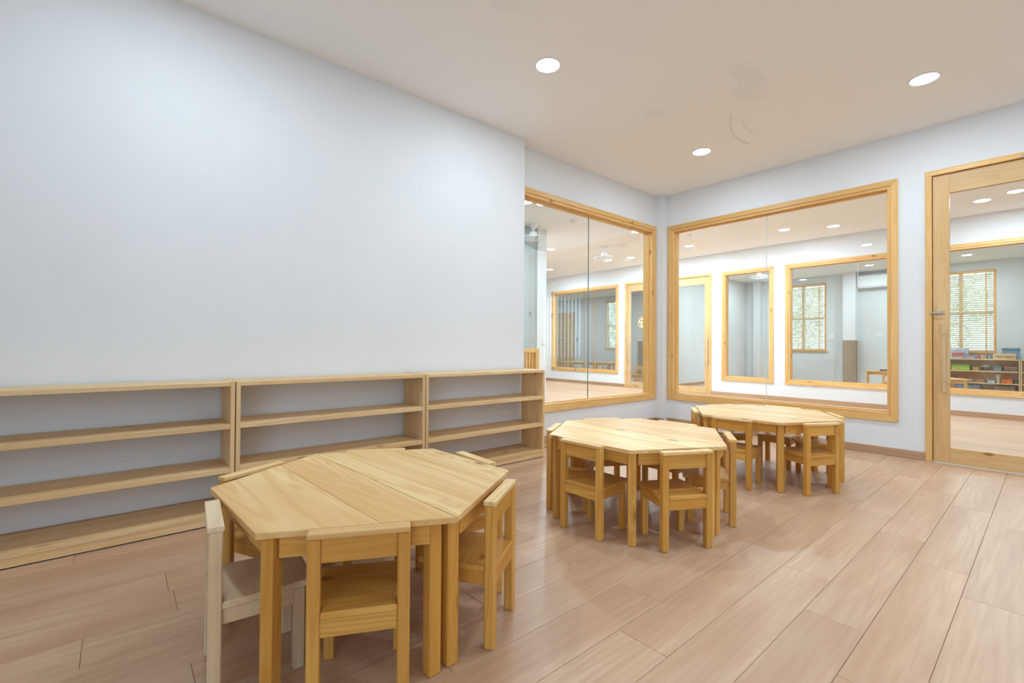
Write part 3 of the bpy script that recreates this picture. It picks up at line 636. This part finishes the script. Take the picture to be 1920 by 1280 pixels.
carton('game_box', -0.60, T1, 0.26, 0.14, 0.24, (colour('blue_card', 96, 150, 180), colour('teal_card', 90, 120, 130), colour('pink_print', 190, 140, 150)), 'blue and white game box behind the wooden lettered sign', 'box')
for i, (c, n) in enumerate((((120, 130, 190), 'violet'), ((190, 70, 80), 'red'), ((206, 160, 60), 'yellow'), ((70, 80, 84), 'black'), ((90, 120, 170), 'blue'))):
    t = thing('toy_pawn', 'small %s toy bottle on top of the toy shelf' % n, 'toy', (-1.14 + i * 0.062, YT + 0.10, T1), 0, 'row of coloured toy bottles')
    cc = colour('toy_' + n, *c); MB().lathe([(0.022, 0), (0.024, 0.03), (0.012, 0.06), (0.007, 0.075)], 14).build('body', cc, t); MB().lathe([(0.007, 0.075), (0.009, 0.085), (0.006, 0.11)], 12).build('neck', cc, t)
bk = thing('toy_boat', 'small blue and white toy boat on the toy shelf', 'toy', (-1.27, YT + 0.03, T1))
MB().prism([(-0.07, -0.025), (0.05, -0.025), (0.08, 0), (0.05, 0.025), (-0.07, 0.025)], 0, 0.05, bev=0.004).build('hull', colour('boat_tan', 190, 160, 130), bk); bx('cabin', colour('boat_blue', 110, 160, 210), bk, -0.05, 0.03, -0.02, 0.02, 0.05, 0.10, bev=0.004)
sn = thing('wooden_sign', 'wooden sign board with carved brown lettering on the toy shelf', 'sign', (-0.70, YT + 0.035, T1))
sb = bx('board', 'pine_shelf', sn, -0.16, 0.175, 0, 0.014, 0.004, 0.115, bev=0.004); bx('foot', 'pine_shelf', sn, -0.10, 0.12, -0.02, 0.02, 0, 0.010)
text_obj('lettering', 'T\u1ea0O H\u00ccNH', 0.062, 'ink', sb, (0.01, -0.002, 0.055))
s2 = thing('wooden_word', 'pale cut-out letters standing left of the wooden sign', 'sign', (-0.92, YT + 0.05, T1))
bx('base', 'pine_shelf', s2, -0.07, 0.05, -0.012, 0.012, 0, 0.012); text_obj('lettering', 'G\u00d3C', 0.075, colour('mauve_letter', 170, 150, 160), s2, (-0.005, 0.0, 0.047), ext=0.006)
carton('storage_tray', -1.38, T2, 0.30, 0.22, 0.13, (colour('lime_plastic', 160, 190, 80), colour('lime_plastic_rim', 140, 172, 70)), 'lime green storage tray on the middle level of the toy shelf', 'tray')
tub('basket', -1.13, T2, 0.075, 0.09, colour('straw', 170, 150, 110), 'straw basket beside the lime tray', 'basket')
cp = thing('toy_pot', 'dark toy cooking pot with a pale wide lid on the middle level', 'toy', (-0.985, YT + 0.12, T2))
MB().lathe([(0.05, 0), (0.06, 0.08), (0.055, 0.085)], 18).build('body', colour('pot_brown', 84, 66, 60), cp); MB().lathe([(0.064, 0.085), (0.06, 0.10), (0.03, 0.125), (0.012, 0.14)], 18).build('lid', colour('lid_grey', 190, 186, 178), cp)
carton('storage_bin', -0.80, T2, 0.12, 0.2, 0.12, (colour('slate_plastic', 128, 138, 150), colour('slate_rim', 110, 120, 134)), 'slate grey bin on the middle level of the toy shelf', 'bin')
carton('picture_book_stack', -0.60, T2, 0.19, 0.2, 0.10, (colour('brown_card', 120, 96, 84), colour('rose_card', 190, 130, 140)), 'stack of brown and rose picture books on the middle level', 'books')
tub('basket', -1.53, T3, 0.075, 0.11, colour('terracotta', 170, 96, 80), 'terracotta coloured basket at the left of the lower level', 'basket'); tub('basket', -1.34, T3, 0.075, 0.12, 'terracotta', 'terracotta coloured basket second on the lower level', 'basket')
tub('bowl', -1.06, T3, 0.085, 0.075, colour('rust', 182, 120, 84), 'rust brown bowl on the lower level of the toy shelf', 'bowl')
tub('paper_roll', -0.79, T3, 0.036, 0.19, colour('cream_paper', 214, 200, 180), 'cream paper roll standing on the lower level', 'roll')
carton('block_tray', -0.895, T3, 0.11, 0.2, 0.06, (colour('pale_blue', 170, 190, 214), 'pale_blue'), 'pale blue block tray on the lower level', 'tray')
carton('block_tray', -0.66, T3, 0.16, 0.2, 0.09, (colour('orange', 226, 116, 50), 'orange'), 'bright orange block tray on the lower level', 'tray')
tub('basket', -0.525, T3, 0.034, 0.08, colour('olive', 110, 112, 70), 'olive basket at the right of the lower level', 'basket')
carton('storage_bin', -1.28, 0.0635, 0.42, 0.22, 0.15, (colour('denim', 116, 122, 140), 'denim'), 'wide denim blue bin on the bottom of the toy shelf', 'bin'); carton('storage_bin', -0.70, 0.0635, 0.32, 0.22, 0.15, (colour('umber', 128, 106, 88), 'umber'), 'brown bin on the bottom of the toy shelf', 'bin')

# ------------------------------------------------------------------ vertical blinds in the bright window at the right end of the hall wall
vb = thing('vertical_blind', 'white vertical blind in the bright window along the hall wall', 'blind', ((C4[0] + C4[1]) / 2, YC + 0.16, 0))
bx('headrail', 'white', vb, -0.85, 0.85, -0.02, 0.02, 2.53, 2.57)
v0 = None
for k in range(12):
    if v0 is None: v0 = MB().box(-0.04, 0.04, -0.0008, 0.0008, 0.33, 2.53).build('slat', 'blind', vb); v = v0
    else: v = v0.copy(); C.objects.link(v)
    v.location = (-0.77 + k * 0.14, 0, 0); v.rotation_euler = (0, 0, R(-12))

# ------------------------------------------------------------------ outdoors
tag(MB().box(-40, 40, YD + .2, 60, -0.6, -0.5).build('ground_outside', 'outside'), kind='structure')
def tree(x, y, h, r, label, seed):
    rnd = random.Random(seed); t = thing('tree', label, 'tree', (x, y, -0.5), 0, 'trees outside the blinds')
    MB().tube([(0, 0, 0), (0.05, 0.02, h * .4), (-0.04, 0.05, h * .8)], 0.10, 8).build('trunk', 'bark', t)
    vs, fs = [], []
    for i in range(800):
        u = Vector((rnd.gauss(0, 1), rnd.gauss(0, 1), rnd.gauss(0, 1))).normalized() * (rnd.random() ** .45) * r
        c = Vector((u.x, u.y, h * .66 + u.z * 1.15)); a = Vector((rnd.gauss(0, 1), rnd.gauss(0, 1), rnd.gauss(0, 1))).normalized(); b = a.orthogonal().normalized(); l = rnd.uniform(.06, .13)
        n = len(vs); vs += [c - a * l, c + b * l * .45, c + a * l, c - b * l * .45]; fs.append((n, n + 1, n + 2, n + 3))
    me = bpy.data.meshes.new('foliage'); me.from_pydata(vs, [], fs); me.materials.append(M['leaf']); o = bpy.data.objects.new('foliage', me); C.objects.link(o); o.parent = t; o['kind'] = 'stuff'
tree(-6.6, 19.5, 4.2, 1.7, 'leafy tree outside the blind left of the column', 1); tree(-15.2, 19.5, 4.4, 1.9, 'leafy tree outside the far left blind', 2); tree(-2.6, 22.5, 5.0, 1.6, 'pale tree outside the blind above the toy shelf', 3)
